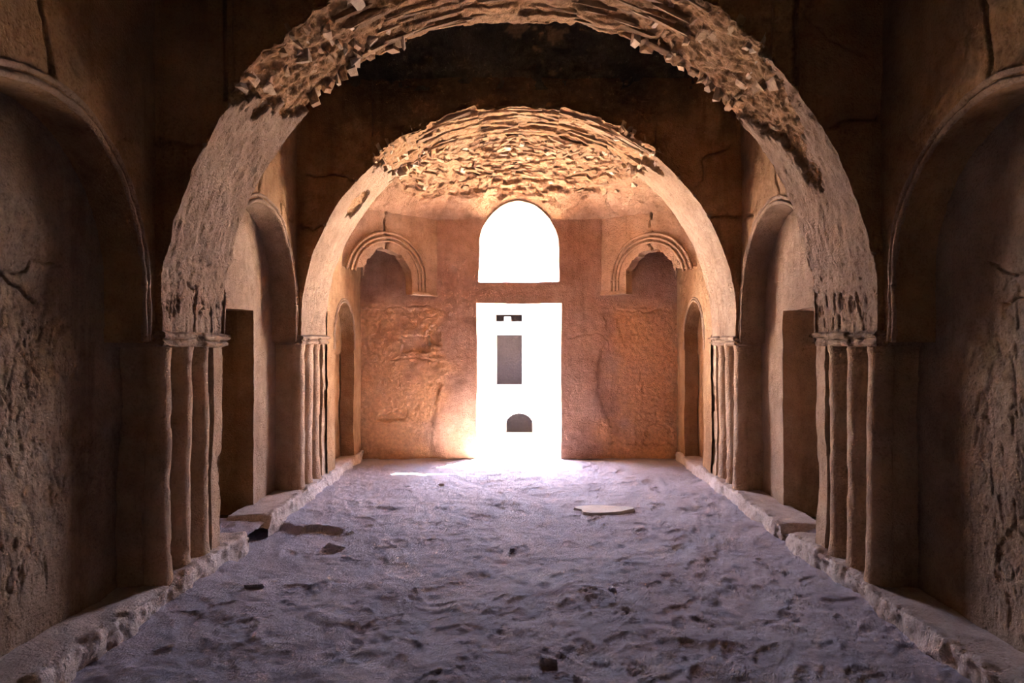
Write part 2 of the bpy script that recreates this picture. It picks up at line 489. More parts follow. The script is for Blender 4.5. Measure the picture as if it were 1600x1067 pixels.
def make_arch(k, label, rs):
    y0, y1 = ARCHES[k]
    A = tag(empty('transverse_arch', (0, (y0 + y1) / 2, ZIMP)), label, 'arch', 'round transverse arches of the hall')
    # soffit: short stilts, then the half circle
    z = np.linspace(ZIMP - 0.03, ZS, 12)[:-1]
    nth = int(PI * R / rs); th = np.linspace(0, PI, nth)
    X = np.concatenate([np.full(len(z), W), R * np.cos(th), np.full(len(z), -W)])
    Z = np.concatenate([z, ZS + R * np.sin(th), z[::-1]])
    TH = np.concatenate([np.zeros(len(z)), th, np.full(len(z), PI)])
    ny = res(y1 - y0, rs); yy = np.linspace(y0, y1, ny)
    G = np.stack(np.broadcast_arrays(X[:, None], yy[None, :], Z[:, None]), -1).astype(float)
    push, m = soffit_push(k, np.broadcast_to(TH[:, None], G.shape[:2]).copy(), np.broadcast_to(yy[None, :], G.shape[:2]).copy())
    sp = patch(G, (0, (y0 + y1) / 2, ZS), extra=push, bare=m)
    o = build('soffit', [sp], M_PALE if k == 1 else M_PALE); keep_parent(o, A)
    # both faces of the wall above the arch
    for (yy_, ref, q) in ((y0, -3, 1.0 if k == 0 else 1.0), (y1, 3, 2.5)):
        n = int(PI * R / (0.016 * q)); t = np.linspace(0, PI, n)
        pu, mm = soffit_push(k, t[:, None].copy(), np.full((n, 1), yy_))
        rr = R + pu[:, 0]
        bx, bz = rr * np.cos(t), ZS + rr * np.sin(t)
        nv = int(2.4 / (0.02 * q)); v = np.linspace(0, 1, nv) ** 1.15
        top = np.full(n, ZV + 0.12)
        GX = np.broadcast_to(bx[:, None], (n, nv)); GZ = bz[:, None] * (1 - v) + top[:, None] * v
        GG = np.stack([GX, np.full((n, nv), yy_), GZ], -1)
        Pf = GG.reshape(-1, 3)
        # thin losses of plaster, and the torn edge near the bare haunches
        ch = fbm(Pf, 2.2, 4, 71 + k, 0.55)
        dist = np.hypot(Pf[:, 0], Pf[:, 2] - ZS) - R
        phi = np.degrees(np.arctan2(Pf[:, 2] - ZS, np.abs(Pf[:, 0])))
        torn = sstep(0.32, 0.10, dist + 0.10 * fbm(Pf, 5, 3, 15)) * sstep(38 if k == 0 else 44, 50 if k == 0 else 56, phi)
        ex = 0.012 * sstep(0.42, 0.47, ch) + torn * (0.03 + 0.03 * fbm(Pf, 7, 3, 16))
        br = np.clip(sstep(3.3, 4.15, Pf[:, 2] - 0.2 + 0.3 * fbm(Pf, 1.6, 4, 17)) * 0.9, 0, 1)      # shade of the face painted in as a sooty tone, darker upward
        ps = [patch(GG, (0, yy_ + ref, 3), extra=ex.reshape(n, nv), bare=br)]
        for s in (-1, 1):
            ps.append(patch(rect('y', yy_, s * W, s * (WALL + 0.06), ZIMP - 0.03, ZV + 0.12, 0.02 * q), (0, yy_ + ref, 3)))
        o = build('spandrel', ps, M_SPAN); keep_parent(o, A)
    return A

A1 = make_arch(0, 'large near arch with broken rubble haunches spanning the foreground', 0.0095)
A2 = make_arch(1, 'smaller looking far arch with brightly lit soffit before the end bay', 0.012)

# rubble in the bare parts
def haunch_stones(k, A, n, lo, hi, seed, mat_):
    r = random.Random(seed); y0, y1 = ARCHES[k]; made = 0; spots = []
    while made < n:
        side = r.choice((-1, 1)); phi = math.radians(r.uniform(lo, hi)); u = r.random() ** 0.9
        y = y0 + u * (y1 - y0); th = phi if side > 0 else PI - phi
        mk = bare_mask(k, np.array([[th]]), np.array([[y]]))[0, 0]
        if mk < 0.9: continue
        if any(abs(a - th) < 0.035 and abs(b - y) < 0.06 for a, b in spots): continue
        spots.append((th, y))
        rad = Vector((math.cos(th), 0, math.sin(th))); tan = Vector((-math.sin(th), 0, math.cos(th))); dep = Vector((0, 1, 0))
        ax = turned([rad, tan, dep], r.gauss(0, 0.15), r.gauss(0, 0.18), r.gauss(0.15 * side, 0.2))
        big = r.random() < 0.3
        d = (r.uniform(0.09, 0.14), r.uniform(0.03, 0.06), r.uniform(0.07, 0.19)) if not big else (r.uniform(0.10, 0.13), r.uniform(0.07, 0.12), r.uniform(0.13, 0.24))
        dd = R + 0.090 + r.uniform(-0.022, 0.022)
        yy = min(max(y, y0 + 0.02 + d[2] * 0.45), y1 - 0.05)
        stone('stone', (dd * rad.x, yy, ZS + dd * rad.z), ax, d, mat_, A); made += 1
    # broken ends sticking out along the far edge
    for side in (-1, 1):
        for q in range(16 if k == 0 else 10):
            phi = math.radians((46 if k == 0 else 53) + q * (1.45 if k == 0 else 1.3) + r.uniform(-0.5, 0.5)); th = phi if side > 0 else PI - phi
            rad = Vector((math.cos(th), 0, math.sin(th))); tan = Vector((-math.sin(th), 0, math.cos(th)))
            ax = turned([rad, tan, Vector((0, 1, 0))], r.gauss(0, 0.2), r.gauss(0, 0.2), r.gauss(0.25 * side, 0.2))
            if r.random() < 0.3: continue
            dd = R + 0.06 + r.uniform(-0.035, 0.03)
            stone('stone', (dd * rad.x, y1 - r.uniform(0.03, 0.09), ZS + dd * rad.z), ax, (r.uniform(0.12, 0.20), r.uniform(0.035, 0.10), r.uniform(0.07, 0.18)), mat_, A)
haunch_stones(0, A1, 100, 34, 66, 1, M_STONE)
haunch_stones(1, A2, 95, 44, 64, 2, M_STONE)
def crown_slabs(k, A, n, half, seed):
    r = random.Random(seed); y0, y1 = ARCHES[k]
    for q in range(n):
        a = r.uniform(-half, half); th = PI / 2 - math.radians(a)
        y = y0 + 0.05 + (q + r.random()) / n * (y1 - y0 - 0.08)
        rad = Vector((math.cos(th), 0, math.sin(th))); tan = Vector((-math.sin(th), 0, math.cos(th))); dep = Vector((0, 1, 0))
        ax = turned([rad, tan, dep], r.gauss(0, 0.04), r.gauss(0, 0.15), r.gauss(0, 0.03))
        d = (r.uniform(0.05, 0.08), r.uniform(0.22, 0.50), r.uniform(0.025, 0.055))
        dd = R + 0.048 + r.uniform(-0.015, 0.015)
        stone('slab', (dd * rad.x, y, ZS + dd * rad.z), ax, d, M_SLAB, A)
crown_slabs(0, A1, 80, 30, 3)
crown_slabs(1, A2, 80, 34, 4)

# ------------------------------------------------------------------ piers with three colonnettes and an impost
def make_pier(k, side, label):
    y0, y1 = ARCHES[k]; sg = side
    A = tag(empty('pier', (sg * 2.4, (y0 + y1) / 2, KH)), label, 'pier', 'piers with triple colonnettes')
    def prism(path, z0, z1, r, ref):
        ps = []
        for a, b in zip(path[:-1], path[1:]):
            L = math.hypot(b[0] - a[0], b[1] - a[1])
            G = plane((sg * a[0], a[1], z0), (sg * (b[0] - a[0]), b[1] - a[1], 0), (0, 0, z1 - z0), res(L, r), res(z1 - z0, r))
            Pf = G.reshape(-1, 3)
            ex = 0.012 * sstep(0.35, 0.42, fbm(Pf, 3.0, 4, 81)) + 0.004 * fbm(Pf, 14, 2, 82)
            ps.append(patch(G, ref, extra=ex.reshape(G.shape[:2])))
        return ps
    core = prism([(2.60, y0 + 0.02), (2.365, y0 + 0.02)], 0.03, ZIMP - 0.03, 0.014, (0, y0 - 3, 1))
    core += prism([(2.365, y0 + 0.02), (2.365, y1 - 0.15)], 0.03, ZIMP - 0.03, 0.016, (0, y0, 1))
    core += prism([(2.365, y1 - 0.15), (2.265, y1 - 0.15)], 0.03, ZIMP - 0.03, 0.02, (sg * 2, y0, 1))
    core += prism([(2.265, y1 - 0.15), (2.265, y1)], 0.03, ZIMP - 0.03, 0.014, (0, y1, 1))
    core += prism([(2.265, y1), (2.60, y1)], 0.03, ZIMP - 0.03, 0.02, (0, y1 + 3, 1))
    o = build('shaft', core, M_COL); keep_parent(o, A)
    # colonnettes
    for q in range(3):
        yc = y0 + 0.12 + 0.27 * q; xc = sg * 2.348
        n, nz = 28, 110
        th = np.linspace(0, 2 * PI, n); z = np.linspace(KH - 0.03, ZIMP - 0.05, nz)
        rad = 0.094 - 0.006 * ((z - 0.1) / 1.6) + 0.008 * np.exp(-((z - 0.12) / 0.05) ** 2) + 0.010 * np.exp(-((z - 1.62) / 0.05) ** 2)
        lean = 0.012 * math.sin(q * 2.1 + k + side)
        GX = xc + rad[None, :] * np.cos(th)[:, None] + lean * (z[None, :] - 0.8)
        GY = yc + rad[None, :] * np.sin(th)[:, None] + 0.003 * np.sin(z * 3 + q)[None, :]
        G = np.stack([GX, GY, np.broadcast_to(z[None, :], GX.shape)], -1)
        Pf = G.reshape(-1, 3)
        ex = 0.007 * sstep(0.34, 0.42, fbm(Pf * np.array([1, 1, 0.6]), 7, 3, 91 + q)) + 0.0022 * fbm(Pf, 12, 3, 95)
        c = np.array([xc, yc, 0.8])
        V, F, B = patch(G, (0, yc, 0.8), cut=False, amp=0.55)
        d = V - np.array([[xc, yc, 0]]); d[:, 2] = 0; d /= np.linalg.norm(d, axis=1, keepdims=True) + 1e-9
        V = V - d * ex[:, None]
        o = build('colonnette', [(V, F, B)], M_COL); keep_parent(o, A)
    # impost: two worn mouldings carried round the near corner
    path = [(2.58, y0), (W, y0), (W, y1), (2.34, y1)]
    nrm = [(0, -1), (-1, -1), (-1, 1), (0, 1)]
    prof = [(-0.12, 1.622), (0.0, 1.622), (0.022, 1.632), (0.026, 1.648), (0.016, 1.662), (0.006, 1.666), (0.03, 1.674), (0.040, 1.690), (0.036, 1.708), (0.018, 1.718), (0.0, 1.722)]
    pf = np.array(prof); pf = np.stack([np.interp(np.linspace(0, 10, 31), range(11), pf[:, i]) for i in range(2)], 1)
    pts = []
    for i, (nx, ny) in enumerate([(0, -1), (-1, 0), (0, 1)]):
        a, b = path[i], path[i + 1]; L = math.hypot(b[0] - a[0], b[1] - a[1])
        for t in np.linspace(0, 1, res(L, 0.011)):
            px, py = a[0] + (b[0] - a[0]) * t, a[1] + (b[1] - a[1]) * t
            ox, oy = nx, ny
            if i > 0 and t == 0: ox, oy = nrm[i]
            if i < 2 and t == 1: ox, oy = nrm[i + 1]
            pts.append((px, py, ox, oy))
    pts = np.array(pts)
    off = pf[None, :, 0]
    G = np.stack([sg * (pts[:, 0:1] + pts[:, 2:3] * off), pts[:, 1:2] + pts[:, 3:4] * off, np.broadcast_to(pf[None, :, 1], (len(pts), len(pf)))], -1)
    Pf = G.reshape(-1, 3)
    ex = (0.014 * np.clip(fbm(Pf, 9, 3, 101), 0, 1) + 0.018 * sstep(0.25, 0.5, fbm(Pf, 5, 2, 103))).reshape(G.shape[:2]) * (off > 0.003)
    o = build('impost', [patch(G, (0, (y0 + y1) / 2, 1.7), extra=ex)], M_PALE); keep_parent(o, A)
    return A
make_pier(0, -1, 'left pier of the near arch with three worn colonnettes')
make_pier(0, 1, 'right pier of the near arch with three worn colonnettes')
make_pier(1, -1, 'left pier of the far arch, beyond the dark left doorway')
make_pier(1, 1, 'right pier of the far arch, beyond the brown right doorway')

# ------------------------------------------------------------------ side walls with arched recesses
def arch_wall(sg, x, y0, y1, z1, yc, hw, zs, r, zb=0.0):
    """wall plane at x with an arched opening -> patches"""
    ref = (0, yc, 1.5); ps = []
    def add(G):
        Pf = G.reshape(-1, 3)
        ch = sstep(0.45, 0.5, fbm(Pf, 2.0, 4, 121))
        ps.append(patch(G, ref, extra=(0.008 * ch + 0.004 * fbm(Pf, 11, 3, 122)).reshape(G.shape[:2]) * 1.0, bare=ch * 0.5))
    if yc - hw - y0 > 0.005: add(rect('x', sg * x, y0, yc - hw, zb, z1, r))
    if y1 - yc - hw > 0.005: add(rect('x', sg * x, yc + hw, y1, zb, z1, r))
    if zb > 0.5:
        for a0, a1 in ((y0, yc - hw), (yc + hw, y1)):
            ps.append(patch(plane((sg * x, a0, zb), (sg * 0.25, 0, 0), (0, a1 - a0, 0), 16, 12), (0, yc, 0)))
    n = int(PI * hw / r) + 2; t = np.linspace(0, PI, n); nv = res(z1 - zs - hw * 0.5, r); v = np.linspace(0, 1, nv)
    yy = yc + hw * np.cos(t); zz = zs + hw * np.sin(t)
    G = np.stack([np.full((n, nv), sg * x), np.broadcast_to(yy[:, None], (n, nv)), zz[:, None] * (1 - v) + z1 * v], -1)
    add(G)
    return ps
def arch_path(sg, x, yc, hw, zs, zb, step=0.02):
    t = np.linspace(0, PI, int(PI * hw / step))
    a = [(sg * x, yc + hw, z) for z in np.arange(zb, zs, step)]
    return a + [(sg * x, yc + hw * math.cos(q), zs + hw * math.sin(q)) for q in t] + [(sg * x, yc - hw, z) for z in np.arange(zs, zb, -step)]
def arch_reveal(sg, x0, x1, yc, hw, zs, zb, r):
    P = np.array(arch_path(sg, x0, yc, hw, zs, zb, r)); nx = res(x1 - x0, r); t = np.linspace(0, 1, nx)
    G = np.repeat(P[:, None, :], nx, 1); G[:, :, 0] = sg * (x0 + (x1 - x0) * t)[None, :]
    Pf = G.reshape(-1, 3)
    return patch(G, (sg * (x0 + x1) / 2, yc, 1.5), extra=(0.004 * fbm(Pf, 10, 3, 131)).reshape(G.shape[:2]))

DY0, DY1, SDH = 5.70, 6.50, 1.95       # side doorways
def make_side(sg):
    nm = 'left' if sg < 0 else 'right'
    ps = []
    ps += arch_wall(sg, WALL, 2.20, 4.31, 5.3, 3.27, 0.87, 2.00, 0.016, 1.65)             # near bay
    ps += arch_wall(sg, WALL, 5.18, 7.08, 5.3, 6.13, 0.84, 2.04, 0.016, 1.65)             # middle bay
    ps += arch_wall(sg, WF, 7.98, YF + 0.02, 3.45, 8.78, 0.46, 1.70, 0.016)         # end bay
    ps.append(sheet(rect('x', sg * WALL, -1.5, 2.21, 0, 5.3, 0.1), (0, 0, 1)))
    wall = tag(build('wall_' + nm, ps, M_PL), 'cracked ochre plaster wall with arched recesses on the ' + nm + ' side', kind='structure')
    def recess(ps_, mm=M_PL): return build('recess', ps_, mm, wall)
    # near recess: plain back wall covered in scratches
    G = rect('x', sg * XB, 2.36, 4.32, 0.02, 2.92, 0.0072); Pf = G.reshape(-1, 3)
    low = sstep(2.1, 1.7, Pf[:, 2])
    ex = 0.004 * fbm(Pf, 22, 3, 141) + low * 0.004 * np.abs(fbm(Pf * np.array([1, 1.5, 0.6]), 20, 3, 143)) + 0.007 * sstep(0.34, 0.40, fbm(Pf, 3.1, 4, 142)) * low
    recess([patch(G, (0, 3.3, 1.5), extra=ex.reshape(G.shape[:2]))], M_NEAR)
    build('reveal', [arch_reveal(sg, WALL, XB + 0.01, 3.27, 0.87, 2.00, 1.65, 0.018)], M_PL, wall)
    # middle recess with the doorway cut through its back
    b = []
    for (a0, a1, z0, z1) in ((5.15, DY0, 0.02, SDH), (DY1, 7.08, 0.02, SDH), (5.15, 7.08, SDH, 2.95)):
        G = rect('x', sg * XB, a0, a1, z0, z1, 0.016); Pf = G.reshape(-1, 3)
        b.append(patch(G, (0, 6, 1.5), extra=(0.004 * fbm(Pf, 12, 3, 151)).reshape(G.shape[:2])))
    b.append(arch_reveal(sg, WALL, XB + 0.01, 6.13, 0.84, 2.04, 1.65, 0.018))
    recess(b, M_PALE)
    # shallow blind niche in the end bay, with a sill line and a darker lower panel
    G = rect('x', sg * (WF + 0.17), 8.25, 9.30, 0.02, 2.25, 0.014); Pf = G.reshape(-1, 3)
    ex = 0.02 * sstep(1.52, 1.49, Pf[:, 2]) + 0.010 * sstep(0.25, 0.32, fbm(Pf, 4, 4, 161)) + 0.005 * fbm(Pf, 12, 3, 162)
    recess([patch(G, (0, 8.8, 1.5), extra=ex.reshape(G.shape[:2])), arch_reveal(sg, WF, WF + 0.18, 8.78, 0.46, 1.70, 0.03, 0.016)])
    # roll mouldings round the openings
    for (x, yc, hw, zs, zb) in ((WALL, 3.27, 0.87, 2.00, 1.66), (WALL, 6.13, 0.84, 2.04, 1.66), (WF, 8.78, 0.46, 1.70, 1.55)):
        k = 1.0 if hw > 0.5 else 0.75
        for off, rad in ((0.020 * k, 0.020 * k), (0.066 * k, 0.018 * k)):
            p = arch_path(sg, x + 0.002, yc, hw + off, zs, zb)
            build('moulding', [tube(p, rad, 8, seed=int(off * 1000))], M_PALE, wall)
    # the doorway reveal: jambs, a rebate and lintel soffit, then a dark side room
    n = 1 if sg < 0 else 2
    dp = []
    X1, X2, X3 = XB, XB + 0.16, XB + 0.62
    for (yy, rf) in ((DY0, 1), (DY1, -1)):
        dp.append(patch(plane((sg * X1, yy, 0), (sg * (X2 - X1), 0, 0), (0, 0, SDH), 12, 100), (sg * X1, yy + rf, 1)))
        y2 = yy - rf * 0.035
        dp.append(patch(plane((sg * X2, y2, 0), (sg * (X3 - X2), 0, 0), (0, 0, SDH), 24, 80), (sg * X1, yy + rf, 1)))
        dp.append(patch(plane((sg * X2, y2, 0), (0, yy - y2, 0), (0, 0, SDH), 4, 80), (sg * 9, 6, 1)))
    dp.append(patch(plane((sg * X1, DY0 - 0.04, SDH), (sg * (X3 - X1), 0, 0), (0, DY1 - DY0 + 0.08, 0), 30, 40), (sg * X1, 6, 1)))
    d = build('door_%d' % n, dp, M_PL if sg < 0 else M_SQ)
    tag(d, ('dark doorway in the left recess opening to an unlit room' if sg < 0 else 'brown shadowed doorway in the right recess opening to a side room'), kind='structure')
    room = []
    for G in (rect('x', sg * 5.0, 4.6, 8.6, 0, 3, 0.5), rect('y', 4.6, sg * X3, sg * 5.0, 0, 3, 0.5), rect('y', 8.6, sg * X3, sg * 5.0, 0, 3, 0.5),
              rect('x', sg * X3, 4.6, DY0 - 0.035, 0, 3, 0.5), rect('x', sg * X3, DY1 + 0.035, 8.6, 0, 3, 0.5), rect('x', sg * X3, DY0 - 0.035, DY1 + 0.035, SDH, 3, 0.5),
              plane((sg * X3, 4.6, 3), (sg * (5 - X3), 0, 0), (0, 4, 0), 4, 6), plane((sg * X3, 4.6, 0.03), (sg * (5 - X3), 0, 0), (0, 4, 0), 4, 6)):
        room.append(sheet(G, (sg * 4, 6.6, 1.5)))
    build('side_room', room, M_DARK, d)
    return wall
WL = make_side(-1)
WR = make_side(1)

# ------------------------------------------------------------------ end wall with doorway and arched window
ref = (0, 6, 1.5)
def end_patch(x0, x1, z0, z1, r=0.013):
    G = rect('y', YF, x0, x1, z0, z1, r); Pf = G.reshape(-1, 3)
    rough = sstep(1.0, 1.5, np.abs(Pf[:, 0]) + 0.4 * fbm(Pf, 2.5, 3, 171)) * sstep(2.35, 2.05, Pf[:, 2])
    ch = sstep(0.28, 0.33, fbm(Pf, 2.7, 4, 172, 0.55))
    ex = rough * (0.014 * ch + 0.014 * np.abs(fbm(Pf, 13, 3, 173))) + 0.003 * fbm(Pf, 16, 3, 174)
    # lost patches of render
    for (px, pz, hx, hz) in ((-1.78, 0.62, 0.22, 0.09), (-1.45, 1.62, 0.20, 0.12), (-1.2, 1.70, 0.10, 0.10), (2.0, 0.30, 0.22, 0.13)):
        d = np.maximum(np.abs(Pf[:, 0] - px) / hx, np.abs(Pf[:, 2] - pz) / hz) + 0.25 * fbm(Pf, 9, 3, 175)
        ex += 0.03 * sstep(1.05, 0.9, d)
    # the old render ends raggedly level with the squinch feet; smooth later coat around the openings
    ex += 0.018 * sstep(2.12, 2.10, Pf[:, 2] + 0.02 * fbm(Pf, 6, 3, 176)) * sstep(1.15, 1.25, np.abs(Pf[:, 0]) + 0.15 * fbm(Pf, 4, 3, 177))
    return patch(G, ref, extra=ex.reshape(G.shape[:2]), bare=np.clip(rough * (0.75 + 0.25 * fbm(Pf, 3, 3, 178)), 0, 1))
ps = []
ZM = 2.35
for s in (-1, 1):
    ps.append(end_patch(s * WF * 1.01, s * DOOR_HW, 0, ZM))
    ps.append(end_patch(s * WF * 1.01, s * WIN_HW, ZM, 3.5))
ps.append(end_patch(-DOOR_HW, DOOR_HW, DOOR_H, ZM))
ps.append(end_patch(-WIN_HW, WIN_HW, ZM, WIN_Z0))
n = 60; t = np.linspace(0, PI, n); v = np.linspace(0, 1, 24)
G = np.stack([np.broadcast_to((WIN_HW * np.cos(t))[:, None], (n, 24)), np.full((n, 24), YF), (WIN_ZS + WIN_HW * np.sin(t))[:, None] * (1 - v) + 3.75 * v], -1)
ps.append(patch(G, ref))
w_end = tag(build('wall_back', ps, M_END), 'reddish end wall with scratched flaking plaster around the bright openings', kind='structure')

# doorway reveal
dp = []
for s in (-1, 1):
    G = plane((s * DOOR_HW, YF, 0), (0, YO - YF, 0), (0, 0, DOOR_H), 26, 140)
    dp.append(patch(G, (0, 9.9, 1)))
dp.append(patch(plane((-DOOR_HW, YF, DOOR_H), (2 * DOOR_HW, 0, 0), (0, YO - YF, 0), 70, 26), (0, 9.9, 1)))
tag(build('door_3', dp, M_PALE), 'tall bright doorway open to the sunlit courtyard', kind='structure')
# window reveal: sill, jambs, head running in until it meets the half dome
def dome_y(x, z):
    if z <= 3.38: return YF
    s2 = (R * R - (z - ZS) ** 2) / (1.62 ** 2)
    return 8.0 + 1.65 * math.sqrt(max(s2, 0.0))
path = [(WIN_HW, z) for z in np.linspace(WIN_Z0, WIN_ZS, 30)[:-1]] + [(WIN_HW * math.cos(q), WIN_ZS + WIN_HW * math.sin(q)) for q in np.linspace(0, PI, 90)] + [(-WIN_HW, z) for z in np.linspace(WIN_ZS, WIN_Z0, 30)[1:]]
nx = 34; G = np.zeros((len(path), nx, 3))
for i, (x, z) in enumerate(path):
    ys = dome_y(x, z) - (0.03 if z > 3.38 else 0)
    G[i, :, 0] = x; G[i, :, 2] = z; G[i, :, 1] = np.linspace(ys, YO, nx)
wp = [patch(G, (0, 9.8, 3.0)), patch(plane((-WIN_HW, YF, WIN_Z0), (2 * WIN_HW, 0, 0), (0, YO - YF, 0), 60, 26), (0, 9.8, 3))]
tag(build('window_1', wp, M_PALE), 'round headed window opening blazing with daylight above the doorway', kind='structure')

# ------------------------------------------------------------------ squinches across the two far corners
def make_squinch(sg, label):
    a = np.array((sg * 2.24, 8.69)); b = np.array((sg * 1.16, 9.65)); L = np.linalg.norm(b - a); e = (b - a) / L
    nrm = np.array((-e[1], e[0])); 
    if nrm[1] > 0: nrm = -nrm
    if np.dot(nrm, np.array((0, 8.0)) - a) < 0: nrm = -nrm
    S_ = tag(empty('squinch', (sg * 1.7, 9.17, 2.31)), label, 'squinch', 'corner squinches of the half dome')
    UC, ZC, RI = 0.66, 2.50, 0.385
    def P(u, z, off=0.0): return np.array((a[0] + e[0] * u + nrm[0] * off, a[1] + e[1] * u + nrm[1] * off, z))
    ref = (0, 8.0, 2.8); ps = []
    def grid(us, zs):    # us (n,), zs (n,m)
        n_, m_ = zs.shape
        U = np.broadcast_to(us[:, None], (n_, m_))
        return np.stack([a[0] + e[0] * U, a[1] + e[1] * U, zs], -1)
    # ragged intrados
    n_ = 110; t = np.linspace(0, PI, n_)
    rag = 0.03 * np.abs(fbm(np.stack([t * 3 + sg, t * 0, t * 0], 1), 1.5, 3, 201)) - 0.02 + 0.03 * np.exp(-((t - 1.9) / 0.25) ** 2)
    us = UC + (RI + rag) * np.cos(t); zb = ZC + (RI + rag) * np.sin(t)
    v = np.linspace(0, 1, 40)
    ps.append(patch(grid(us, zb[:, None] * (1 - v) + 3.40 * v), ref))
    rr = RI + rag[0]; us = np.linspace(UC + rr, L + 0.02, 36)
    ps.append(patch(grid(us, np.broadcast_to(np.linspace(2.31, 3.40, 60)[None, :], (36, 60)).copy()), ref))
    rl = RI + rag[-1]; us = np.linspace(-0.03, UC - rl, 24)
    ps.append(patch(grid(us, np.broadcast_to(np.linspace(2.62, 3.40, 50)[None, :], (24, 50)).copy()), ref))
    # thickness of the arch ring
    ring = [(UC + (RI + rag[i]) * math.cos(t[i]), ZC + (RI + rag[i]) * math.sin(t[i])) for i in range(n_)]
    ring = [p for p in ring if p[0] > UC or p[1] > 2.62]
    ring = [(UC + rr, z) for z in np.linspace(2.31, ZC, 14)[:-1]] + ring
    G = np.array([[P(u, z, -0.16 * q) for q in np.linspace(0, 1, 12)] for u, z in ring])
    c = P(UC, 2.6, -0.08); ps.append(patch(G, c))
    us = np.linspace(UC + rr, L + 0.02, 20)
    G = np.array([[P(u, 2.31, -0.16 * q) for q in np.linspace(0, 1, 8)] for u in us]); ps.append(patch(G, (c[0], c[1], 1.0)))
    us = np.linspace(-0.03, UC - rl, 20)
    G = np.array([[P(u, 2.62, -0.16 * q) for q in np.linspace(0, 1, 8)] for u in us]); ps.append(patch(G, (c[0], c[1], 1.0)))
    o = build('panel', ps, M_SQ); keep_parent(o, S_)
    # archivolt: three rolls
    for off, rad in ((0.11, 0.016), (0.165, 0.018), (0.225, 0.020)):
        q = RI + off
        pth = [P(UC + q, z, 0.004) for z in np.arange(2.36, ZC, 0.02)] + [P(UC + q * math.cos(x), ZC + q * math.sin(x), 0.004) for x in np.linspace(0, PI * 0.955, 90)]
        o = build('moulding', [tube(pth, rad, 8, seed=int(off * 100))], M_SQ); keep_parent(o, S_)
    # foot of the archivolt
    bm = []
    for (z0, z1, of) in ((2.31, 2.335, 0.03), (2.335, 2.36, 0.018)):
        G = np.array([[P(u, z, of) for z in np.linspace(z0, z1, 4)] for u in np.linspace(UC + RI, L, 24)]); bm.append(patch(G, ref))
        G = np.array([[P(u, z1, of * q) for q in (1, 0.5, 0)] for u in np.linspace(UC + RI, L, 24)]); bm.append(patch(G, (c[0], c[1], 5)))
        G = np.array([[P(u, z0, of * q) for q in (1, 0.5, 0)] for u in np.linspace(UC + RI, L, 24)]); bm.append(patch(G, (c[0], c[1], 0)))
    o = build('foot_moulding', bm, M_SQ); keep_parent(o, S_)
    # cover over the corner behind
    V = np.array([P(-0.05, 3.36), P(L + 0.05, 3.36), (sg * 2.3, 9.7, 3.36), (sg * 2.3, 9.0, 3.36)])
    o = build('corner_hood', [(V, np.array([[0, 1, 2, 3]]), np.zeros(4))], M_END, smooth=False); keep_parent(o, S_)
    return S_
for s in (-1, 1):
    a = np.array((s * 2.24, 8.69)); b = np.array((s * 1.16, 9.65)); e = (b - a) / np.linalg.norm(b - a)
    f = lambda u, z: (a[0] + e[0] * u, a[1] + e[1] * u, z)
    crack([f(0.62, 2.9), f(0.68, 3.0), f(0.60, 3.1), f(0.62, 3.38)], 0.012, 0.05, seed=3)
make_squinch(-1, 'arched corner squinch left of the bright window')
make_squinch(1, 'arched corner squinch right of the bright window')

# ------------------------------------------------------------------ half dome over the end bay
na, ns = 420, 190
al = np.linspace(0.0, PI, na); sv = np.linspace(0.02, 1.0, ns)
cx, sy = np.cos(al), np.sin(al)
with np.errstate(divide='ignore'):
    r_side = np.where(np.abs(cx) > 1e-6, 2.24 / np.maximum(np.abs(cx), 1e-6), 9)
    r_back = np.where(sy > 1e-6, 1.65 / np.maximum(sy, 1e-6), 9)
    # diagonal: distance of the panel plane from the centre, measured along the ray
    dn = np.array((0.96, 1.08)) / math.hypot(0.96, 1.08); dd0 = dn[0] * 2.24 + dn[1] * 0.69
    r_diag = dd0 / np.maximum(np.abs(cx) * dn[0] + sy * dn[1], 1e-6)
rb = np.minimum(np.minimum(r_side, r_back), r_diag)
GX = rb[:, None] * cx[:, None] * sv[None, :]; GY = 8.0 + rb[:, None] * sy[:, None] * sv[None, :]
GZ = ZS + np.sqrt(R * R - (1.62 * sv[None, :]) ** 2) + 0 * GX
G = np.stack([GX, GY, GZ], -1); Pf = G.reshape(-1, 3)
Sf = np.broadcast_to(sv[None, :], (na, ns)).reshape(-1); Af = np.broadcast_to(al[:, None], (na, ns)).reshape(-1)
nzz = fbm(Pf, 2.2, 4, 301, 0.55)
bare = sstep(0.80, 0.76, Sf + 0.10 * nzz)
lay = np.floor(Sf * 30 + 0.5 * vnoise(Pf * 3, 302)).astype(np.int64)
seg = np.floor(Af * (1 + lay * 0.28) * 1.3 + _h(lay, lay * 0, lay * 0, 9) * 5).astype(np.int64)
strata = (_h(lay, seg, lay * 0, 5) - 0.5) * 0.05
ex = bare * (0.02 + strata + 0.025 * fbm(Pf, 7, 4, 303, 0.6)) + (1 - bare) * (0.012 * sstep(0.3, 0.34, nzz) + 0.005 * fbm(Pf, 12, 3, 304))
ex += 0.07 * np.exp(-(((Pf[:, 0] + 0.0) / 0.22) ** 2 + ((Pf[:, 1] - 8.42) / 0.10) ** 2))        # hole near the crown
inwin = (np.abs(GX) < WIN_HW) & (GZ < WIN_ZS + np.sqrt(np.maximum(WIN_HW ** 2 - GX ** 2, 0))) & (GY > 8.9)
dome = tag(build('ceiling', [patch(G, (0, 8.3, 2.0), extra=ex.reshape(na, ns), keep=~inwin, bare=bare)], M_DOME),
           'half dome of crumbling layered rubble over the bright end bay', kind='structure')
r = random.Random(31); cnt = 0
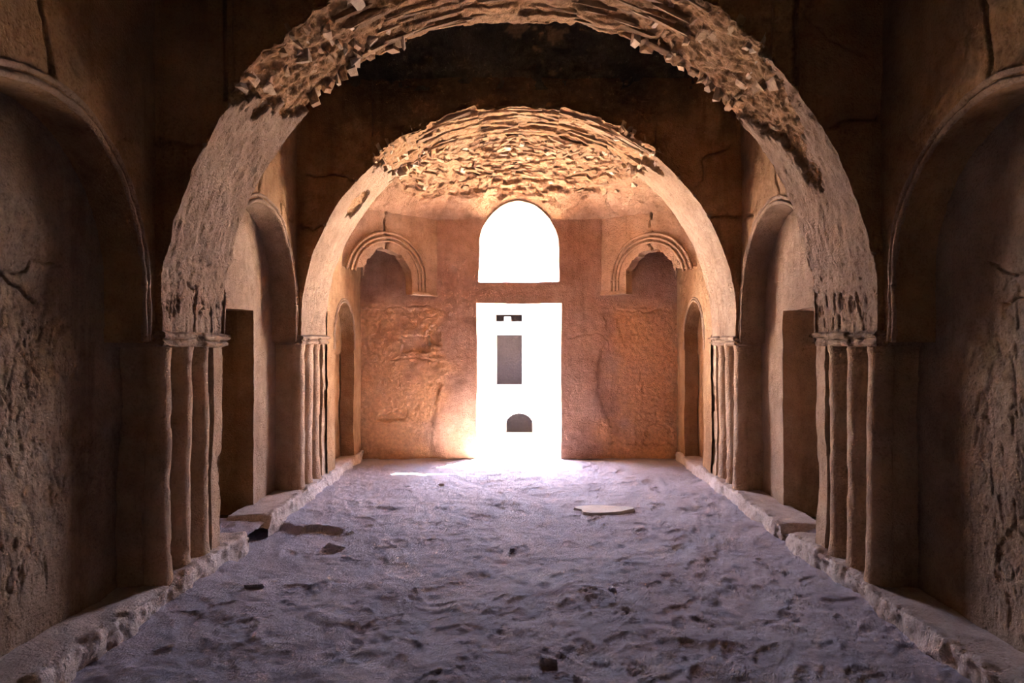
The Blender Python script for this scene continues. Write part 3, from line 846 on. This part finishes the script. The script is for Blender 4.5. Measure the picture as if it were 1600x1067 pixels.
while cnt < 250:
    s_ = math.sqrt(r.uniform(0.02, 0.70)); a_ = r.uniform(0.12, PI - 0.12)
    i = int(a_ / PI * (na - 1)); rbv = rb[i]
    x, y = rbv * math.cos(a_) * s_, 8.0 + rbv * math.sin(a_) * s_
    z = ZS + math.sqrt(R * R - (1.62 * s_) ** 2)
    if abs(x) < 0.7 and y > 9.2 and z < 3.72: continue
    if s_ > 0.76 and r.random() < 0.5: continue
    rad = Vector((x, y - 8.0, z - ZS)).normalized(); tan = Vector((-(y - 8.0), x, 0)).normalized()
    if s_ < 0.35: tan = Vector((1, 0, 0)).lerp(tan, 0.3).normalized()
    dep = rad.cross(tan).normalized(); tan = dep.cross(rad).normalized()
    ax = turned([rad, tan, dep], r.gauss(0, 0.12), r.gauss(0, 0.25), r.gauss(0, 0.06))
    if r.random() < 0.7: d = (r.uniform(0.05, 0.09), r.uniform(0.14, 0.36), r.uniform(0.025, 0.055)); nm = 'slab'
    else: d = (r.uniform(0.06, 0.10), r.uniform(0.07, 0.16), r.uniform(0.05, 0.10)); nm = 'stone'
    P_ = Vector((x, y, z)) + rad * r.uniform(0.026, 0.055)
    stone(nm, P_, ax, d, M_SLAB if nm == 'slab' else M_STONE, dome); cnt += 1

# ------------------------------------------------------------------ cross vaults
def vault(y0, y1, m, name, label):
    yc, hr = (y0 + y1) / 2, (y1 - y0) / 2
    t = np.linspace(0, PI, 150); x = np.linspace(-2.4, 2.4, 220)
    G = np.stack(np.broadcast_arrays(x[None, :], (yc + hr * np.cos(t))[:, None], (ZV + hr * np.sin(t))[:, None]), -1).astype(float)
    Pf = G.reshape(-1, 3)
    f = fbm(Pf, 2.6, 4, 321, 0.58)
    f = f + 0.25 * fbm(Pf, 8, 3, 323)
    ex = 0.02 * sstep(0.12, 0.2, f) + 0.02 * sstep(0.45, 0.52, f) + 0.014 * fbm(Pf, 9, 4, 322)
    return tag(build(name, [patch(G, (0, yc, ZV), extra=ex.reshape(G.shape[:2]), bare=0.5 * sstep(0.78, 0.86, f))], m), label, kind='structure')
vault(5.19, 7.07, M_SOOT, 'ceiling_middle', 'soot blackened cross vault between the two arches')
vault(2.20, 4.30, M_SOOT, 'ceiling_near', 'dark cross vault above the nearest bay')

# ------------------------------------------------------------------ floor
fx = np.linspace(-2.65, 2.65, 400); fy = np.concatenate([np.linspace(-1.5, 2.4, 60)[:-1], np.linspace(2.4, 10.25, 640)])
FX, FY = np.meshgrid(fx, fy, indexing='ij')
Pf = np.stack([FX, FY, 0 * FX], -1).reshape(-1, 3)
def floor_h(Pf):
    h = 0.012 * fbm(Pf, 1.1, 2, 401) + 0.007 * fbm(Pf, 4.0, 3, 402, 0.6) + 0.005 * fbm(Pf, 12.0, 3, 403, 0.65)
    # trampled pits
    p = fbm(Pf, 3.3, 2, 404)
    h -= 0.008 * sstep(0.35, 0.55, p)
    # hollow worn beside the left threshold, with a crust edge on its far side
    d = np.hypot((Pf[:, 0] + 2.12) / 0.62, (Pf[:, 1] - 5.72) / 0.62) + 0.22 * fbm(Pf, 3.5, 3, 405)
    h -= 0.055 * sstep(1.0, 0.93, d)
    h *= sstep(10.0, 9.5, Pf[:, 1]) * 0.85 + 0.15
    return h
fh = floor_h(Pf)
rid = 1 - np.abs(fbm(Pf + 0.06 * np.stack([vnoise(Pf * 5, 431), vnoise(Pf * 5, 432), 0 * fh], 1), 6.5, 3, 433, 0.6))
fh += 0.0075 * (rid - 0.6) * sstep(10.0, 9.4, Pf[:, 1])
# shoe prints
fr_ = random.Random(77)
for q in range(330):
    px, py = fr_.uniform(-2.05, 2.05), 2.6 + 6.6 * fr_.random() ** 1.2
    a = fr_.gauss(0, 0.5) + (PI if fr_.random() < 0.5 else 0); L_, w_ = fr_.uniform(0.12, 0.15), fr_.uniform(0.042, 0.055)
    near = np.where((np.abs(Pf[:, 0] - px) < 0.26) & (np.abs(Pf[:, 1] - py) < 0.26))[0]
    dx, dy = Pf[near, 0] - px, Pf[near, 1] - py
    u_ = dx * math.cos(a) + dy * math.sin(a); v_ = -dx * math.sin(a) + dy * math.cos(a)
    e = np.sqrt((v_ / L_) ** 2 + (u_ / (w_ * (1 + 0.25 * np.cos(v_ / L_ * 2.4)))) ** 2)
    k_ = fr_.uniform(0.25, 0.65)
    fh[near] += k_ * (-0.013 * sstep(1.05, 0.85, e) + 0.006 * np.exp(-((e - 1.18) / 0.14) ** 2) + 0.003 * np.sin(v_ * 2 * PI / 0.034) * sstep(1.0, 0.8, e))
G = np.stack([FX, FY, fh.reshape(FX.shape)], -1)
tag(build('floor', [patch(G, (0, 5, 5), amp=0.6)], M_FLOOR), 'uneven trodden dusty earth floor', kind='structure')

# ------------------------------------------------------------------ worn kerbs along both sides
def kerb(sg, y0, y1, label, seed, zfar=0.0):
    prof = [(2.19, -0.06), (2.19, 0.0), (2.195, 0.05), (2.195, 0.10), (2.205, 0.118), (2.23, 0.122), (2.3, 0.12), (2.4, 0.115), (2.5, 0.11), (2.58, 0.108)]
    pf = np.array(prof); pf = np.stack([np.interp(np.linspace(0, 9, 40), range(10), pf[:, i]) for i in range(2)], 1)
    ys = np.linspace(y0, y1, res(y1 - y0, 0.014))
    endf = np.minimum(sstep(y0 - 0.001, y0 + 0.10, ys), sstep(y1 + 0.001, y1 - 0.10, ys))[:, None]
    if y0 < 0: endf = sstep(y1 + 0.001, y1 - 0.10, ys)[:, None]
    if y1 > 9: endf = sstep(y0 - 0.001, y0 + 0.10, ys)[:, None]
    zz = pf[None, :, 1] * np.where(pf[None, :, 1] > 0, 0.15 + 0.85 * endf, 1)
    G = np.stack([sg * np.broadcast_to(pf[None, :, 0], zz.shape), np.broadcast_to(ys[:, None], zz.shape), zz], -1)
    Pf = G.reshape(-1, 3)
    edge = np.exp(-((np.abs(Pf[:, 0]) - 2.21) / 0.06) ** 2)
    ex = (0.005 + edge * 0.019) * fbm(Pf, 5.5, 4, 411 + seed, 0.6) + 0.02 * edge * sstep(0.2, 0.4, fbm(Pf, 3.0, 2, 415 + seed))
    o = build('kerb', [patch(G, (0, (y0 + y1) / 2, 1.5), extra=ex.reshape(zz.shape))], M_KERB)
    return tag(o, label, 'kerb', 'low worn kerbs along the side walls')
kerb(-1, -1.4, 5.62, 'broken low kerb under the left near pier', 0)
kerb(-1, 5.98, YF, 'low kerb running from left doorway to end wall', 1)
kerb(1, -1.4, 5.60, 'low kerb under the right near pier running to foreground', 2)
kerb(1, 5.72, YF, 'straight low kerb from right doorway to end wall', 3)
# thresholds between the kerb lengths
for s, y0, y1 in ((-1, 5.5, 6.1), (1, 5.5, 5.85)):
    G = plane((s * 2.24, y0, 0.055), (s * 0.5, 0, 0.02), (0, y1 - y0, 0), 36, 44); Pf = G.reshape(-1, 3)
    o = build('threshold', [patch(G, (0, 6, 5), extra=(0.02 * fbm(Pf, 6, 3, 421)).reshape(G.shape[:2]))], M_FLOOR)
    tag(o, 'worn dusty threshold before the ' + ('left' if s < 0 else 'right') + ' doorway', kind='structure'); o.name = 'trim_%d' % (1 if s < 0 else 2)

# ------------------------------------------------------------------ loose things on the floor
def fz(x, y): return float(floor_h(np.array([[x, y, 0.0]]))[0])
n_ = 22; t = np.linspace(0, 2 * PI, n_, endpoint=False)
rr = 1 + 0.13 * np.sin(3 * t + 1) + 0.08 * np.sin(5 * t)
bm = bmesh.new(); top = [bm.verts.new((0.27 * a * math.cos(q), 0.15 * a * math.sin(q), 0.022)) for a, q in zip(rr, t)]
bot = [bm.verts.new((0.29 * a * math.cos(q), 0.165 * a * math.sin(q), -0.03)) for a, q in zip(rr, t)]
bm.faces.new(top); bm.faces.new(bot[::-1])
for i in range(n_): bm.faces.new((bot[i], bot[(i + 1) % n_], top[(i + 1) % n_], top[i]))
bmesh.ops.recalc_face_normals(bm, faces=bm.faces)
me = bpy.data.meshes.new('flat_stone'); bm.to_mesh(me); bm.free(); me.materials.append(M_PALESTONE)
o = bpy.data.objects.new('flat_stone', me); COL.objects.link(o); o.location = (0.82, 6.70, fz(0.82, 6.70) + 0.006)
tag(o, 'flat pale stone slab lying flush in the dusty floor', 'stone')
for (x, y, d, lab) in ((-1.77, 4.62, (0.15, 0.12, 0.05), 'dark clod of earth on the floor before the left near pier'),
                       (-0.05, 5.45, (0.05, 0.04, 0.03), 'small pebble in the middle of the dusty floor'),
                       (0.62, 4.55, (0.06, 0.05, 0.04), 'small stone on the right half of the dusty floor'),
                       (-0.9, 7.9, (0.07, 0.05, 0.04), 'small stone on the bright floor left of the doorway'),
                       (0.15, 3.55, (0.10, 0.07, 0.05), 'crumbled lump of earth low in the foreground')):
    o = stone('stone', (x, y, fz(x, y) + d[2] * 0.25), [Vector((1, 0, 0)), Vector((0, 1, 0)), Vector((0, 0, 1))], d, M_FLOOR, None)
    o.name = 'loose_stone' if 'stone' in lab or 'pebble' in lab else 'earth_clod'
    tag(o, lab, 'stone' if o.name.startswith('loose') else 'clod')

# ------------------------------------------------------------------ outside: ledge, court, facing wing
def box(name, x0, x1, y0, y1, z0, z1, m, parent=None):
    bm = bmesh.new(); bmesh.ops.create_cube(bm, size=1.0)
    bmesh.ops.scale(bm, vec=(x1 - x0, y1 - y0, z1 - z0), verts=bm.verts)
    bmesh.ops.translate(bm, vec=((x0 + x1) / 2, (y0 + y1) / 2, (z0 + z1) / 2), verts=bm.verts)
    bmesh.ops.bevel(bm, geom=list(bm.edges), offset=0.012, segments=1, affect='EDGES')
    me = bpy.data.meshes.new(name); bm.to_mesh(me); bm.free(); me.materials.append(m)
    o = bpy.data.objects.new(name, me); COL.objects.link(o)
    if parent: keep_parent(o, parent)
    return o
YC = 22.0
def fpx(px, py): return ((px - 811) * YC / FPX, EYE - (py - 533) * YC / FPX)
CW = tag(empty('courtyard_wing', (0, YC, -4)), 'sun bleached wing of the building facing the doorway across the court', 'building')
dx0, dz1 = fpx(774, 522); dx1, dz0 = fpx(816, 604)
tx0, tz1 = fpx(775, 490); tx1, tz0 = fpx(815, 502)
ax0, az1 = fpx(790, 645); ax1, az0 = fpx(833, 683)
# wall built round its openings
cols = [(-9, dx0, [(-4, 3.5)]), (dx0, ax0, [(-4, dz0), (dz1, tz0), (tz1, 3.5)]), (ax0, dx1, [(-4, az0), (az1, dz0), (dz1, tz0), (tz1, 3.5)]),
        (dx1, ax1, [(-4, az0), (az1, 3.5)]), (ax1, 9, [(-4, 3.5)])]
bm = bmesh.new()
for x0, x1, spans in cols:
    for z0, z1 in spans:
        ret = bmesh.ops.create_cube(bm, size=1.0)
        bmesh.ops.scale(bm, vec=(x1 - x0, 1.6, z1 - z0), verts=ret['verts'])
        bmesh.ops.translate(bm, vec=((x0 + x1) / 2, YC + 0.8, (z0 + z1) / 2), verts=ret['verts'])
me = bpy.data.meshes.new('wall'); bm.to_mesh(me); bm.free(); me.materials.append(M_FAC)
o = bpy.data.objects.new('wall', me); COL.objects.link(o); keep_parent(o, CW)
# arched head of the lower opening: two corner fillets
acx, ahw = (ax0 + ax1) / 2, (ax1 - ax0) / 2
bm = bmesh.new()
for s in (-1, 1):
    t = np.linspace(0, PI / 2, 12)
    pts = [(acx + s * ahw * math.cos(q), az1 - ahw * 0.85 + ahw * 0.85 * math.sin(q)) for q in t]
    ring = [(acx + s * ahw, az1 + 0.01)] + pts
    fr = [bm.verts.new((x, YC, z)) for x, z in ring]; bk = [bm.verts.new((x, YC + 0.5, z)) for x, z in ring]
    bm.faces.new(fr)
    for i in range(len(ring)): bm.faces.new((fr[i], fr[(i + 1) % len(ring)], bk[(i + 1) % len(ring)], bk[i]))
bmesh.ops.recalc_face_normals(bm, faces=bm.faces)
me = bpy.data.meshes.new('arch_head'); bm.to_mesh(me); bm.free(); me.materials.append(M_FAC)
o = bpy.data.objects.new('arch_head', me); COL.objects.link(o); keep_parent(o, CW)
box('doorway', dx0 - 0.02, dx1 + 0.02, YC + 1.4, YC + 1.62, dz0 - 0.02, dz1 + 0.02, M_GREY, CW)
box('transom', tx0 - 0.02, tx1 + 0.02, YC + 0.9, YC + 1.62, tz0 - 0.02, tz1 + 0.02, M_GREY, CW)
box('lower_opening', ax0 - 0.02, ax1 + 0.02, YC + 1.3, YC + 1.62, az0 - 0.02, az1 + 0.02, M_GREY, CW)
box('sill_block', tx0 + 0.26, tx0 + 0.48, YC - 0.02, YC + 0.3, tz0 - 0.01, tz0 + 0.15, M_FAC, CW)
tag(box('terrace', -4, 4, YO, 11.2, -0.35, -0.03, M_FAC), 'pale sunlit stone ledge outside the doorway', 'terrace')
tag(build('ground', [sheet(plane((-40, 11, -4), (80, 0, 0), (0, 60, 0), 3, 3), (0, 20, 5))], M_FAC), 'bright dusty courtyard ground', kind='structure')

# ------------------------------------------------------------------ outer masonry that keeps the daylight out
def slab(name, x0, x1, y0, y1, z0, z1):
    return tag(box(name, x0, x1, y0, y1, z0, z1, M_SHELL), kind='structure')
E = 0.0
slab('wall_outer_left', -6.2, -5.1, -2.2, YO, -0.4, 6)
slab('wall_outer_right', 5.1, 6.2, -2.2, YO, -0.4, 6)
slab('wall_front', -5.1, 5.1, -2.2, -1.5, -0.4, 6)
slab('ceiling_roof', -6.2, 6.2, -2.2, YO, 5.35, 6.0)
slab('floor_foundation', -6.2, 6.2, -2.2, YO, -0.8, -0.4)
TH = 9.72
slab('wall_outer_end_left', -5.1, -DOOR_HW - 0.03, TH, YO, -0.4, 5.35)
slab('wall_outer_end_right', DOOR_HW + 0.03, 5.1, TH, YO, -0.4, 5.35)
slab('wall_outer_lintel', -DOOR_HW - 0.03, DOOR_HW + 0.03, TH, YO, DOOR_H + 0.03, WIN_Z0 - 0.03)
slab('wall_outer_head', -DOOR_HW - 0.03, DOOR_HW + 0.03, TH, YO, WIN_ZS + WIN_HW + 0.03, 5.35)
# corners of the round head
bm = bmesh.new()
for s in (-1, 1):
    t = np.linspace(0, PI / 2, 14)
    q = WIN_HW + 0.025
    ring = [(s * (DOOR_HW + 0.04), WIN_Z0 - 0.05), (s * (DOOR_HW + 0.04), WIN_ZS + q + 0.05), (0, WIN_ZS + q + 0.05)] + [(s * q * math.sin(a), WIN_ZS + q * math.cos(a)) for a in t] + [(s * q, WIN_Z0 - 0.05)]
    fr = [bm.verts.new((x, TH, z)) for x, z in ring]; bk = [bm.verts.new((x, YO, z)) for x, z in ring]
    bm.faces.new(fr); bm.faces.new(bk[::-1])
    for i in range(len(ring)): bm.faces.new((fr[i], fr[(i + 1) % len(ring)], bk[(i + 1) % len(ring)], bk[i]))
bmesh.ops.recalc_face_normals(bm, faces=bm.faces)
me = bpy.data.meshes.new('wall_outer_window_surround'); bm.to_mesh(me); bm.free(); me.materials.append(M_SHELL)
o = bpy.data.objects.new('wall_outer_window_surround', me); COL.objects.link(o); tag(o, kind='structure')
